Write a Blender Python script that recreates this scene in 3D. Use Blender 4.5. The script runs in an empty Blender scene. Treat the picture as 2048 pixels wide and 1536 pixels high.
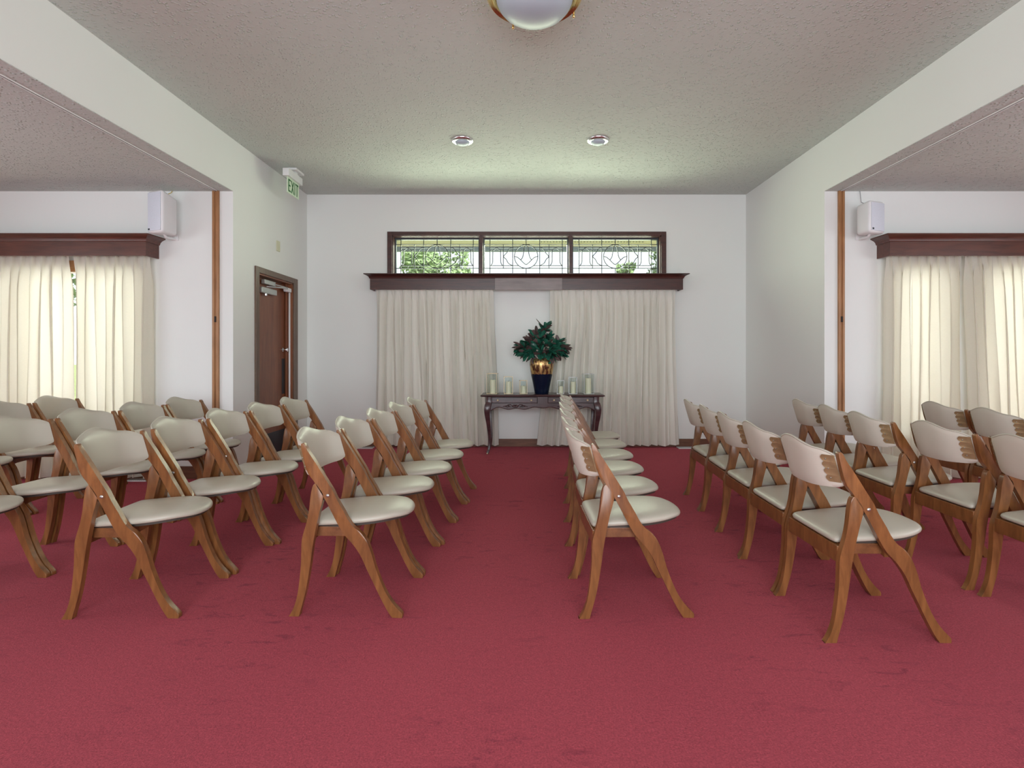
import bpy, bmesh, math, random
from mathutils import Vector, Matrix
R = math.radians
PI = math.pi
S = bpy.context.scene
COL = S.collection

# ------------------------------------------------------------------ camera
cam_d = bpy.data.cameras.new('camera')
cam = bpy.data.objects.new('camera', cam_d)
COL.objects.link(cam)
cam.location = (0, 0, 1.195)
cam.rotation_euler = (R(90), 0, 0)
cam_d.sensor_fit = 'HORIZONTAL'
cam_d.sensor_width = 36
cam_d.lens = 36 * 1080 / 2048
cam_d.shift_x = -16 / 2048
cam_d.shift_y = -60 / 2048
cam_d.clip_start = 0.05
cam_d.clip_end = 300
S.camera = cam

# ------------------------------------------------------------------ view, world, lamps
S.view_settings.view_transform = 'Standard'
S.view_settings.look = 'None'
S.view_settings.exposure = 0.0
S.view_settings.gamma = 1.0
S.view_settings.use_curve_mapping = False
S.cycles.max_bounces = 14
S.cycles.diffuse_bounces = 7
S.cycles.transparent_max_bounces = 24
S.cycles.sample_clamp_indirect = 6

world = bpy.data.worlds.new('sky')
S.world = world
world.use_nodes = True
bg = world.node_tree.nodes['Background']
bg.inputs['Color'].default_value = (0.93, 0.97, 1.0, 1)
bg.inputs['Strength'].default_value = 1.35

sun_d = bpy.data.lights.new('sun', 'SUN')
sun_d.energy = 7.0
sun_d.angle = R(1.0)
sun_d.color = (1.0, 0.95, 0.84)
sun = bpy.data.objects.new('sun', sun_d)
COL.objects.link(sun)
sun.rotation_euler = Vector((0.45, -0.30, 0.85)).to_track_quat('Z', 'Y').to_euler()


def area_lamp(name, loc, target, sx, sy, energy, color):
    d = bpy.data.lights.new(name, 'AREA')
    d.shape = 'RECTANGLE'; d.size = sx; d.size_y = sy
    d.energy = energy; d.color = color
    o = bpy.data.objects.new(name, d)
    COL.objects.link(o)
    o.location = loc
    o.rotation_euler = (Vector(loc) - Vector(target)).to_track_quat('Z', 'Y').to_euler()
    return o

# first three lamps are added fill, out of view; no windows stand there
area_lamp('fill_rear', (0, -3.30, 1.60), (0, 4, 2.0), 5.2, 2.5, 335, (0.83, 0.945, 1.0))
area_lamp('fill_left', (-5.95, 1.0, 1.45), (0, 0.6, -0.9), 5.2, 1.9, 112, (0.83, 0.945, 1.0))
area_lamp('fill_right', (5.95, 1.0, 1.45), (0, 0.6, -0.9), 5.2, 1.9, 112, (0.83, 0.945, 1.0))
area_lamp('daylight_high_window', (0.08, 7.135, 2.44), (0.08, 3.0, 2.75), 3.3, 0.42, 118, (0.90, 1.0, 0.74))
area_lamp('daylight_left_bay', (-4.70, 6.3, 1.5), (-4.70, 5.0, 0.9), 2.6, 2.0, 58, (1.0, 0.99, 0.95))
area_lamp('daylight_right_bay', (4.70, 6.3, 1.5), (4.70, 5.0, 0.9), 2.6, 2.0, 58, (1.0, 0.99, 0.95))


# ------------------------------------------------------------------ materials
def new_mat(name):
    m = bpy.data.materials.new(name)
    m.use_nodes = True
    nt = m.node_tree
    return m, nt, nt.nodes['Principled BSDF']


def setp(b, **kw):
    for k, v in kw.items():
        k = k.replace('_', ' ')
        if k in b.inputs:
            b.inputs[k].default_value = v


def noise(nt, scale, detail=3, rough=0.5, coord='Object', stretch=None, dist=0.0):
    tc = nt.nodes.new('ShaderNodeTexCoord')
    n = nt.nodes.new('ShaderNodeTexNoise')
    n.inputs['Scale'].default_value = scale
    n.inputs['Detail'].default_value = detail
    n.inputs['Roughness'].default_value = rough
    n.inputs['Distortion'].default_value = dist
    if stretch:
        mp = nt.nodes.new('ShaderNodeMapping')
        mp.inputs['Scale'].default_value = stretch
        nt.links.new(tc.outputs[coord], mp.inputs['Vector'])
        nt.links.new(mp.outputs['Vector'], n.inputs['Vector'])
    else:
        nt.links.new(tc.outputs[coord], n.inputs['Vector'])
    return n


def ramp(nt, src, stops):
    r = nt.nodes.new('ShaderNodeValToRGB')
    e = r.color_ramp.elements
    while len(e) < len(stops):
        e.new(0.5)
    for i, (p, c) in enumerate(stops):
        e[i].position = p
        e[i].color = c if len(c) == 4 else (*c, 1)
    nt.links.new(src, r.inputs['Fac'])
    return r


def bump(nt, src, b, strength, dist=0.01):
    bp = nt.nodes.new('ShaderNodeBump')
    bp.inputs['Strength'].default_value = strength
    bp.inputs['Distance'].default_value = dist
    nt.links.new(src, bp.inputs['Height'])
    nt.links.new(bp.outputs['Normal'], b.inputs['Normal'])
    return bp


def flat(name, color, rough=0.6, metallic=0.0, spec=0.5, var=0.06, scale=6, **kw):
    m, nt, b = new_mat(name)
    setp(b, Roughness=rough, Metallic=metallic)
    b.inputs['Specular IOR Level'].default_value = spec
    n = noise(nt, scale)
    lo = tuple(c * (1 - var) for c in color)
    hi = tuple(min(1, c * (1 + var)) for c in color)
    r = ramp(nt, n.outputs['Fac'], [(0.3, lo), (0.7, hi)])
    nt.links.new(r.outputs['Color'], b.inputs['Base Color'])
    setp(b, **kw)
    return m


def wood(name, dark, light, rough=0.38, stretch=(14, 14, 1.4), scale=3.0, coat=0.0, b_str=0.05, spec=0.5):
    m, nt, b = new_mat(name)
    n1 = noise(nt, scale, 6, 0.6, stretch=stretch, dist=0.6)
    n2 = noise(nt, 5.0, 3, 0.5)
    r = ramp(nt, n1.outputs['Fac'], [(0.28, dark), (0.72, light)])
    mx = nt.nodes.new('ShaderNodeMixRGB'); mx.blend_type = 'MULTIPLY'
    r2 = ramp(nt, n2.outputs['Fac'], [(0.3, (0.80, 0.78, 0.76)), (0.65, (1, 1, 1))])
    mx.inputs['Fac'].default_value = 0.8
    nt.links.new(r.outputs['Color'], mx.inputs[1])
    nt.links.new(r2.outputs['Color'], mx.inputs[2])
    nt.links.new(mx.outputs['Color'], b.inputs['Base Color'])
    b.inputs['Roughness'].default_value = rough
    b.inputs['Specular IOR Level'].default_value = spec
    b.inputs['Coat Weight'].default_value = coat
    b.inputs['Coat Roughness'].default_value = 0.2
    bump(nt, n1.outputs['Fac'], b, b_str, 0.003)
    return m


def popcorn(name, color, size=40):
    m, nt, b = new_mat(name)
    b.inputs['Roughness'].default_value = 0.9
    b.inputs['Specular IOR Level'].default_value = 0.15
    v = nt.nodes.new('ShaderNodeTexVoronoi')
    v.inputs['Scale'].default_value = size
    tc = nt.nodes.new('ShaderNodeTexCoord')
    n0 = noise(nt, 30, 2)
    mxv = nt.nodes.new('ShaderNodeMixRGB')
    mxv.inputs['Fac'].default_value = 0.012
    nt.links.new(tc.outputs['Object'], mxv.inputs[1])
    nt.links.new(n0.outputs['Color'], mxv.inputs[2])
    nt.links.new(mxv.outputs['Color'], v.inputs['Vector'])
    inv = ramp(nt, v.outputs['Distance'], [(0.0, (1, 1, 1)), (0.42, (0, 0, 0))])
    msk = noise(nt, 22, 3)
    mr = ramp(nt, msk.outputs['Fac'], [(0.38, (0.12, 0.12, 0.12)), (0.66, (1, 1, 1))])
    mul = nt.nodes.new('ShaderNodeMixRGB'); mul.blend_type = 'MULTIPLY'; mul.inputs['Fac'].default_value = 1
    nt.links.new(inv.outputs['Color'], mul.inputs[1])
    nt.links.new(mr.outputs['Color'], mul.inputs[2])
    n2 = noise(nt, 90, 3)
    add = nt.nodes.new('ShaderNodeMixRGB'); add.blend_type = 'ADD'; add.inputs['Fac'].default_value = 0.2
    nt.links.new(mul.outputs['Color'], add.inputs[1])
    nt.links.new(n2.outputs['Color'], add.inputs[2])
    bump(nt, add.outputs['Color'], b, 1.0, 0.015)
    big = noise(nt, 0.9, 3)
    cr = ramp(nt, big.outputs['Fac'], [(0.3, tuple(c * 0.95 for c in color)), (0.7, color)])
    sp = ramp(nt, mul.outputs['Color'], [(0.25, (0.97, 0.97, 0.97)), (0.75, (1.4, 1.36, 1.33))])  # bump tops brightened in the colour, as if catching light
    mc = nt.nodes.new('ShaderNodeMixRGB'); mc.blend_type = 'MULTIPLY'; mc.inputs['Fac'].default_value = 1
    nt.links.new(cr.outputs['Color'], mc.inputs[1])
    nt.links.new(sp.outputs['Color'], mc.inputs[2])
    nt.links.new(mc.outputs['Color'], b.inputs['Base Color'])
    return m


def wallpaint(name, color):
    m, nt, b = new_mat(name)
    b.inputs['Roughness'].default_value = 0.75
    b.inputs['Specular IOR Level'].default_value = 0.25
    n = noise(nt, 140, 3, stretch=(1, 1, 0.25))
    big = noise(nt, 0.7, 2)
    r = ramp(nt, big.outputs['Fac'], [(0.3, tuple(c * 0.965 for c in color)), (0.7, color)])
    nt.links.new(r.outputs['Color'], b.inputs['Base Color'])
    bump(nt, n.outputs['Fac'], b, 0.10, 0.004)
    return m


def carpet():
    m, nt, b = new_mat('red_carpet')
    b.inputs['Roughness'].default_value = 0.95
    b.inputs['Specular IOR Level'].default_value = 0.1
    b.inputs['Sheen Weight'].default_value = 0.12
    b.inputs['Sheen Roughness'].default_value = 0.5
    b.inputs['Sheen Tint'].default_value = (1, 0.55, 0.6, 1)
    fine = noise(nt, 150, 4, 0.8)
    med = noise(nt, 55, 4, 0.65)
    f = ramp(nt, fine.outputs['Fac'], [(0.30, (0.29, 0.036, 0.054)), (0.70, (0.66, 0.106, 0.145))])
    md = ramp(nt, med.outputs['Fac'], [(0.35, (0.88, 0.86, 0.87)), (0.65, (1.06, 1.06, 1.06))])
    m1 = nt.nodes.new('ShaderNodeMixRGB'); m1.blend_type = 'MULTIPLY'; m1.inputs['Fac'].default_value = 1
    nt.links.new(f.outputs['Color'], m1.inputs[1]); nt.links.new(md.outputs['Color'], m1.inputs[2])
    # pressed pile and old stains: irregular flecks gathered in patches
    st = noise(nt, 7.5, 5, 0.62, stretch=(1, 2.3, 1), dist=0.8)
    sr = ramp(nt, st.outputs['Fac'], [(0.555, (0, 0, 0)), (0.68, (1, 1, 1))])
    pa = noise(nt, 1.1, 2, 0.5)
    pr = ramp(nt, pa.outputs['Fac'], [(0.44, (0, 0, 0)), (0.58, (0.75, 0.75, 0.75))])
    mk = nt.nodes.new('ShaderNodeMath'); mk.operation = 'MULTIPLY'
    nt.links.new(sr.outputs['Color'], mk.inputs[0]); nt.links.new(pr.outputs['Color'], mk.inputs[1])
    m2 = nt.nodes.new('ShaderNodeMixRGB'); m2.blend_type = 'MULTIPLY'
    m2.inputs[2].default_value = (0.52, 0.45, 0.58, 1)
    nt.links.new(mk.outputs[0], m2.inputs['Fac']); nt.links.new(m1.outputs['Color'], m2.inputs[1])
    nt.links.new(m2.outputs['Color'], b.inputs['Base Color'])
    bump(nt, fine.outputs['Fac'], b, 0.8, 0.012)
    return m


def cloth(name, color, trans=0.0, tcol=(1, 0.97, 0.88)):
    m, nt, b = new_mat(name)
    b.inputs['Roughness'].default_value = 0.9
    b.inputs['Specular IOR Level'].default_value = 0.1
    w = noise(nt, 60, 3, 0.6, stretch=(1.0, 1.0, 9.0))
    r = ramp(nt, w.outputs['Fac'], [(0.3, tuple(c * 0.95 for c in color)), (0.7, color)])
    nt.links.new(r.outputs['Color'], b.inputs['Base Color'])
    bump(nt, w.outputs['Fac'], b, 0.08, 0.003)
    if trans > 0:
        t = nt.nodes.new('ShaderNodeBsdfTranslucent')
        tr = ramp(nt, w.outputs['Fac'], [(0.3, tuple(c * 0.93 for c in tcol)), (0.7, tcol)])
        nt.links.new(tr.outputs['Color'], t.inputs['Color'])
        mx = nt.nodes.new('ShaderNodeMixShader'); mx.inputs['Fac'].default_value = trans
        out = nt.nodes['Material Output']
        nt.links.new(b.outputs['BSDF'], mx.inputs[1])
        nt.links.new(t.outputs['BSDF'], mx.inputs[2])
        nt.links.new(mx.outputs['Shader'], out.inputs['Surface'])
    return m


def pane_glass(name, tint=(0.97, 0.99, 1.0), gloss=0.10, edge=0.55):
    m = bpy.data.materials.new(name); m.use_nodes = True
    nt = m.node_tree; nt.nodes.clear()
    out = nt.nodes.new('ShaderNodeOutputMaterial')
    tr = nt.nodes.new('ShaderNodeBsdfTransparent'); tr.inputs['Color'].default_value = (*tint, 1)
    gl = nt.nodes.new('ShaderNodeBsdfGlossy'); gl.inputs['Roughness'].default_value = 0.05
    lw = nt.nodes.new('ShaderNodeLayerWeight'); lw.inputs['Blend'].default_value = 0.25
    mm = nt.nodes.new('ShaderNodeMath'); mm.operation = 'MULTIPLY_ADD'
    mm.inputs[1].default_value = edge; mm.inputs[2].default_value = gloss * 0.5
    nt.links.new(lw.outputs['Fresnel'], mm.inputs[0])
    mx = nt.nodes.new('ShaderNodeMixShader')
    nt.links.new(mm.outputs[0], mx.inputs['Fac'])
    nt.links.new(tr.outputs[0], mx.inputs[1]); nt.links.new(gl.outputs[0], mx.inputs[2])
    nt.links.new(mx.outputs[0], out.inputs['Surface'])
    return m


def gold_vase():
    m, nt, b = new_mat('gold_and_navy_glaze')
    tc = nt.nodes.new('ShaderNodeTexCoord')
    sep = nt.nodes.new('ShaderNodeSeparateXYZ')
    nt.links.new(tc.outputs['Object'], sep.inputs[0])
    n = noise(nt, 45, 3)
    ma = nt.nodes.new('ShaderNodeMath'); ma.operation = 'MULTIPLY_ADD'
    ma.inputs[1].default_value = 0.03
    nt.links.new(n.outputs['Fac'], ma.inputs[0]); nt.links.new(sep.outputs['Z'], ma.inputs[2])
    step = nt.nodes.new('ShaderNodeMath'); step.operation = 'GREATER_THAN'; step.inputs[1].default_value = 0.258
    nt.links.new(ma.outputs[0], step.inputs[0])
    n2 = noise(nt, 24, 4, 0.65, stretch=(1, 1, 0.55))
    g = ramp(nt, n2.outputs['Fac'], [(0.44, (0.13, 0.05, 0.03)), (0.56, (0.62, 0.42, 0.17))])
    mx = nt.nodes.new('ShaderNodeMixRGB')
    mx.inputs[1].default_value = (0.003, 0.007, 0.022, 1)
    nt.links.new(step.outputs[0], mx.inputs['Fac']); nt.links.new(g.outputs['Color'], mx.inputs[2])
    nt.links.new(mx.outputs['Color'], b.inputs['Base Color'])
    mt = nt.nodes.new('ShaderNodeMath'); mt.operation = 'MULTIPLY'; mt.inputs[1].default_value = 0.75
    nt.links.new(step.outputs[0], mt.inputs[0]); nt.links.new(mt.outputs[0], b.inputs['Metallic'])
    b.inputs['Roughness'].default_value = 0.27
    b.inputs['Specular IOR Level'].default_value = 0.25
    return m


M = {}
M['carpet'] = carpet()
M['wall'] = wallpaint('white_wallpaper', (0.79, 0.80, 0.775))
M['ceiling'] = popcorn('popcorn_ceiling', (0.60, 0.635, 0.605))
M['chair_wood'] = wood('chair_walnut', (0.135, 0.048, 0.015), (0.31, 0.125, 0.040), 0.30, stretch=(9, 9, 1.6), coat=0.25)
M['rail_wood'] = wood('dark_rail_walnut', (0.13, 0.045, 0.015), (0.26, 0.10, 0.035), 0.4, stretch=(9, 1.6, 9), coat=0.1)
M['vinyl'] = flat('beige_vinyl', (0.475, 0.435, 0.360), 0.36, var=0.04, scale=5)
M['vinyl_back'] = flat('cream_vinyl_back', (0.60, 0.545, 0.465), 0.5, var=0.03, scale=5)
M['bracket'] = flat('antique_brass', (0.36, 0.25, 0.13), 0.42, metallic=0.55, var=0.15, scale=30)
M['bolt'] = flat('steel', (0.45, 0.43, 0.40), 0.45, metallic=1.0)
M['mahogany'] = wood('mahogany', (0.032, 0.010, 0.008), (0.085, 0.024, 0.017), 0.34, stretch=(1.2, 12, 12), coat=0.2)
M['mahogany_red'] = wood('mahogany_red', (0.060, 0.016, 0.009), (0.135, 0.036, 0.020), 0.36, stretch=(1.2, 12, 12), coat=0.2)
M['patch_board'] = wood('newer_board', (0.17, 0.125, 0.12), (0.24, 0.185, 0.175), 0.34, stretch=(1.2, 12, 12))
M['console'] = wood('console_mahogany', (0.028, 0.010, 0.012), (0.085, 0.034, 0.036), 0.28, stretch=(2, 8, 8), coat=0.3)
M['trim'] = wood('brown_trim', (0.11, 0.042, 0.022), (0.20, 0.085, 0.045), 0.45, stretch=(1.5, 1.5, 14))
M['casing'] = wood('door_casing', (0.105, 0.060, 0.036), (0.17, 0.105, 0.068), 0.4, stretch=(14, 14, 1.5))
M['door'] = wood('door_veneer', (0.17, 0.050, 0.018), (0.30, 0.105, 0.042), 0.38, stretch=(6, 6, 0.6), scale=2.2, coat=0.1)
M['strip'] = wood('oak_strip', (0.30, 0.13, 0.048), (0.46, 0.23, 0.095), 0.42, stretch=(14, 14, 1.0))
M['curtain'] = cloth('linen_curtain', (0.80, 0.775, 0.705), 0.06)
M['sheer'] = cloth('backlit_linen', (0.76, 0.74, 0.68), 0.48, (1.0, 0.965, 0.83))
M['glass'] = pane_glass('window_glass', gloss=0.06)
M['lantern_glass'] = pane_glass('lantern_glass', (0.95, 0.97, 0.965), 0.0, 0.12)
M['lead'] = flat('lead_came', (0.025, 0.03, 0.035), 0.5)
M['bevelled'] = flat('bevelled_glass_edge', (0.85, 0.92, 0.95), 0.15)
M['white_plastic'] = flat('white_plastic', (0.78, 0.78, 0.78), 0.42, var=0.02)
M['grille'] = flat('speaker_grille', (0.66, 0.69, 0.76), 0.5, var=0.03, scale=120)
M['ivory'] = flat('ivory_plate', (0.62, 0.60, 0.42), 0.45)
M['sign'] = flat('exit_panel', (0.66, 0.78, 0.60), 0.4, var=0.02)
M['green'] = flat('green_letters', (0.03, 0.16, 0.045), 0.5)
M['brass'] = flat('polished_brass', (0.86, 0.66, 0.30), 0.16, metallic=1.0, var=0.03)
M['thin_brass'] = flat('brass_frame', (0.60, 0.48, 0.32), 0.5, metallic=0.5, var=0.03)
M['silver_frame'] = flat('pale_metal_frame', (0.45, 0.45, 0.44), 0.5, metallic=0.5, var=0.03)
M['opal'] = flat('opal_glass', (0.44, 0.52, 0.57), 0.4, var=0.02)
M['chrome'] = flat('satin_chrome', (0.80, 0.80, 0.80), 0.22, metallic=1.0, var=0.02)
M['alu'] = flat('aluminium', (0.50, 0.52, 0.50), 0.42, metallic=0.5, var=0.04)
M['black'] = flat('black_plastic', (0.018, 0.02, 0.024), 0.4)
M['kick'] = flat('black_kick_plate', (0.03, 0.034, 0.042), 0.42, var=0.2)
M['wax'] = flat('ivory_wax', (0.80, 0.74, 0.55), 0.5, var=0.02)
M['vase'] = gold_vase()
M['leaf_green'] = flat('dark_green_leaf', (0.022, 0.125, 0.080), 0.33, var=0.45, scale=20)
M['leaf_brown'] = flat('bronze_leaf', (0.11, 0.07, 0.065), 0.5, var=0.35, scale=20)
M['stem'] = flat('stem', (0.05, 0.035, 0.02), 0.7)
M['lawn'] = flat('lawn', (0.26, 0.32, 0.12), 0.9, var=0.3, scale=3)
M['outdoor_leaf'] = flat('tree_leaf', (0.26, 0.38, 0.17), 0.7, var=0.4, scale=5)
M['bark'] = flat('bark', (0.12, 0.08, 0.05), 0.9)
M['soffit'] = flat('eave_boards', (0.88, 0.76, 0.62), 0.7, var=0.05)
M['gutter'] = flat('grey_gutter', (0.22, 0.27, 0.36), 0.5)
M['vent'] = flat('eave_vent', (0.12, 0.12, 0.11), 0.6)
M['dark'] = flat('dark_gap', (0.02, 0.012, 0.01), 0.8)
M['dark_board'] = flat('very_dark_board', (0.045, 0.03, 0.022), 0.6)  # one even, very dark brown for the board under the seat
M['wire'] = flat('grey_wire', (0.35, 0.35, 0.36), 0.5)
M['yellow_wire'] = flat('yellow_wire', (0.6, 0.45, 0.08), 0.5)
M['register'] = flat('white_register', (0.70, 0.70, 0.70), 0.4)


# ------------------------------------------------------------------ mesh helpers
def BM():
    return bmesh.new()


def obj(name, bm, mat, parent=None, smooth=False, angle=None):
    bmesh.ops.recalc_face_normals(bm, faces=bm.faces)
    me = bpy.data.meshes.new(name)
    bm.to_mesh(me); bm.free()
    for m in (mat if isinstance(mat, (list, tuple)) else [mat]):
        me.materials.append(m)
    if smooth:
        for p in me.polygons:
            p.use_smooth = True
        if angle is not None:
            me.set_sharp_from_angle(angle=R(angle))
    o = bpy.data.objects.new(name, me)
    COL.objects.link(o)
    if parent:
        o.parent = parent
    return o


def empty(name, loc=(0, 0, 0), rz=0):
    o = bpy.data.objects.new(name, None)
    o.empty_display_size = 0.1
    COL.objects.link(o)
    o.location = loc
    o.rotation_euler = (0, 0, rz)
    return o


def tag(o, label=None, cat=None, group=None, kind=None):
    if label: o['label'] = label
    if cat: o['category'] = cat
    if group: o['group'] = group
    if kind: o['kind'] = kind
    return o


def thing(name, label, cat, loc=(0, 0, 0), rz=0, group=None):
    return tag(empty(name, loc, rz), label, cat, group)


def struct(name, bm, mat, label=None, **k):
    o = obj(name, bm, mat, **k)
    o['kind'] = 'structure'
    if label: o['label'] = label
    return o


def box(bm, x0, x1, y0, y1, z0, z1, bev=0.0, mi=0):
    r = bmesh.ops.create_cube(bm, size=1)
    vs = r['verts']
    bmesh.ops.scale(bm, vec=(abs(x1 - x0), abs(y1 - y0), abs(z1 - z0)), verts=vs)
    bmesh.ops.translate(bm, vec=((x0 + x1) / 2, (y0 + y1) / 2, (z0 + z1) / 2), verts=vs)
    fs = {f for v in vs for f in v.link_faces}
    for f in fs: f.material_index = mi
    if bev > 0:
        es = {e for v in vs for e in v.link_edges}
        rr = bmesh.ops.bevel(bm, geom=list(es), offset=bev, segments=2, affect='EDGES', profile=0.6)
        return rr['verts']
    return vs


def catmull(pts, n=3, closed=False):
    out = []
    N = len(pts)
    rng = range(N if closed else N - 1)
    for i in rng:
        if closed:
            p0, p1, p2, p3 = pts[(i - 1) % N], pts[i], pts[(i + 1) % N], pts[(i + 2) % N]
        else:
            p0 = pts[max(i - 1, 0)]; p1 = pts[i]; p2 = pts[i + 1]; p3 = pts[min(i + 2, N - 1)]
        for k in range(n):
            t = k / n
            out.append(tuple(0.5 * (2 * b + (c - a) * t + (2 * a - 5 * b + 4 * c - d) * t * t + (3 * b - a - 3 * c + d) * t ** 3)
                             for a, b, c, d in zip(p0, p1, p2, p3)))
    if not closed:
        out.append(tuple(pts[-1]))
    return out


def prism_xz(bm, outline, y0, y1, bev=0.004, seg=2):
    """closed outline in x,z extruded along y with rounded rims"""
    a = [bm.verts.new((x, y0, z)) for x, z in outline]
    b = [bm.verts.new((x, y1, z)) for x, z in outline]
    n = len(a)
    fa = bm.faces.new(a); fb = bm.faces.new(list(reversed(b)))
    for i in range(n):
        bm.faces.new((a[i], b[i], b[(i + 1) % n], a[(i + 1) % n]))
    if bev > 0:
        es = list(fa.edges) + list(fb.edges)
        bmesh.ops.bevel(bm, geom=es, offset=bev, segments=seg, affect='EDGES', profile=0.5, clamp_overlap=True)


def loft(bm, rings, cap=True, close=True):
    prev = None; vr = []
    for ring in rings:
        vs = [bm.verts.new(p) for p in ring]
        if prev:
            n = len(vs)
            for i in range(n if close else n - 1):
                bm.faces.new((prev[i], prev[(i + 1) % n], vs[(i + 1) % n], vs[i]))
        prev = vs; vr.append(vs)
    if cap:
        bm.faces.new(list(reversed(vr[0]))); bm.faces.new(vr[-1])
    return vr


def tube(bm, pts, r, n=6, square=False):
    rings = []
    P = [Vector(p) for p in pts]
    rs = r if isinstance(r, (list, tuple)) else [r] * len(P)
    up0 = None
    for i, p in enumerate(P):
        d = (P[min(i + 1, len(P) - 1)] - P[max(i - 1, 0)])
        if d.length < 1e-9: d = Vector((0, 0, 1))
        d.normalize()
        if up0 is None:
            up0 = Vector((0, 0, 1)) if abs(d.z) < 0.9 else Vector((0, 1, 0))
        s = d.cross(up0)
        if s.length < 1e-6: s = d.orthogonal()
        s.normalize(); u = s.cross(d).normalized(); up0 = u
        ring = []
        for k in range(n):
            a = 2 * PI * k / n + (PI / 4 if square else 0)
            rr = rs[i]
            if square:
                m_ = max(abs(math.cos(a)), abs(math.sin(a))) ** 0.55
                rr = rr / m_
            ring.append(p + s * (rr * math.cos(a)) + u * (rr * math.sin(a)))
        rings.append(ring)
    loft(bm, rings)


def lathe(bm, prof, n=32, cx=0, cy=0, cap=True):
    rings = [[(cx + r * math.cos(2 * PI * k / n), cy + r * math.sin(2 * PI * k / n), z) for k in range(n)] for r, z in prof]
    loft(bm, rings, cap=cap)


def copy_tree(o, parent=None):
    c = o.copy(); COL.objects.link(c)
    if parent: c.parent = parent
    for ch in list(o.children):
        copy_tree(ch, c)
    return c


# ================================================================== SETTING
XL, XR, YB, YA = -2.752, 2.920, 6.98, 5.18
ZC, ZA = 3.256, 2.756
YR = -3.4            # wall behind the camera
XO = 6.1             # outer alcove walls

bm = BM(); box(bm, -XO - .2, XO + .2, YR - .2, YB + .15, -0.12, 0); struct('floor', bm, M['carpet'], 'dark red cut-pile carpet with darker worn flecks')
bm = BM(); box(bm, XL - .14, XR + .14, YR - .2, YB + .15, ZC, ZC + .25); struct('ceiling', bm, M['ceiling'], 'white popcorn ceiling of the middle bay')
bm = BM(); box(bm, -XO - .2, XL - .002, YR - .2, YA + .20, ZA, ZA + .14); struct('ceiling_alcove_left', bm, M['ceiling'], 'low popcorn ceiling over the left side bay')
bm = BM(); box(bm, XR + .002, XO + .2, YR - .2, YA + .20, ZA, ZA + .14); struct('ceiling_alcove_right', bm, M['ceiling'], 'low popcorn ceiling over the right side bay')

# back wall with the high window opening
WX0, WX1, WZ0, WZ1 = -1.648, 1.822, 2.13, 2.722
bm = BM()
box(bm, XL - .14, WX0, YB, YB + .15, 0, ZC)
box(bm, WX1, XR + .14, YB, YB + .15, 0, ZC)
box(bm, WX0, WX1, YB, YB + .15, 0, WZ0)
box(bm, WX0, WX1, YB, YB + .15, WZ1, ZC)
struct('wall_back', bm, M['wall'], 'white end wall behind the console table')

# left wall: short wall with door plus header over the opening
DY0, DY1, DZ1 = 5.672, 6.545, 2.05
bm = BM()
box(bm, XL - .12, XL, YA, DY0, 0, ZC)
box(bm, XL - .12, XL, DY1, YB, 0, ZC)
box(bm, XL - .12, XL, DY0, DY1, DZ1, ZC)
box(bm, XL - .12, XL, YR, YA, ZA + .004, ZC)
struct('wall_left', bm, M['wall'], 'white left wall with the door and the header over the side bay')
bm = BM()
box(bm, XR, XR + .12, YA, YB, 0, ZC)
box(bm, XR, XR + .12, YR, YA, ZA + .004, ZC)
struct('wall_right', bm, M['wall'], 'white right wall and header over the right side bay')
bm = BM(); box(bm, -XO, XO, YR - .15, YR, 0, ZC); struct('wall_rear', bm, M['wall'])


def alcove_wall(name, sgn, xin, openings, z0, z1):
    bm = BM()
    cur = xin
    for a, b_ in openings:
        box(bm, *sorted((cur * sgn, a * sgn)), YA, YA + .16, 0, ZA)
        box(bm, *sorted((a * sgn, b_ * sgn)), YA, YA + .16, 0, z0)
        box(bm, *sorted((a * sgn, b_ * sgn)), YA, YA + .16, z1, ZA)
        cur = b_
    box(bm, *sorted((cur * sgn, XO * sgn)), YA, YA + .16, 0, ZA)
    return struct(name, bm, M['wall'])

alcove_wall('wall_alcove_left', -1, -XL + .12, [(3.60, 5.70)], 0.42, 2.03)
alcove_wall('wall_alcove_right', 1, XR + .12, [(3.56, 4.13), (4.40, 5.80)], 0.42, 2.03)
bm = BM(); box(bm, -XO - .15, -XO, YR, YA + .16, 0, ZA); struct('wall_outer_left', bm, M['wall'])
bm = BM(); box(bm, XO, XO + .15, YR, YA + .16, 0, ZA); struct('wall_outer_right', bm, M['wall'])


def baseboard(name, x0, x1, y0, y1, h=0.10):
    bm = BM(); box(bm, x0, x1, y0, y1, 0, h, 0.003)
    return struct(name, bm, M['trim'])

baseboard('baseboard_back', XL, XR, YB - .014, YB)
baseboard('baseboard_right', XR - .014, XR, YA, YB - .014)
baseboard('baseboard_left', XL, XL + .014, YA, DY0 - .08)
baseboard('baseboard_alcove_left', -XO, XL - .004, YA - .014, YA, .12)
baseboard('baseboard_alcove_right', XR + .004, XO, YA - .014, YA, .12)


# wooden channels on the jambs and the metal tracks on the low ceilings
def jamb_strip(name, x0, x1, side):
    bm = BM()
    w = x1 - x0
    box(bm, x0, x0 + w * .36, YA - .022, YA, 0, ZA, .002)
    box(bm, x0 + w * .64, x1, YA - .022, YA, 0, ZA, .002)
    box(bm, x0 + w * .36, x0 + w * .64, YA - .012, YA, 0, ZA)
    o = struct(name, bm, M['strip'], 'oak channel running up the jamb of the %s side bay' % side)
    b2 = BM(); box(b2, (x0 + x1) / 2 - .009, (x0 + x1) / 2 + .009, YA - .026, YA - .012, 1.50, 1.555, .002)
    obj('strike_plate', b2, M['dark'], o)
    return o

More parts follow.
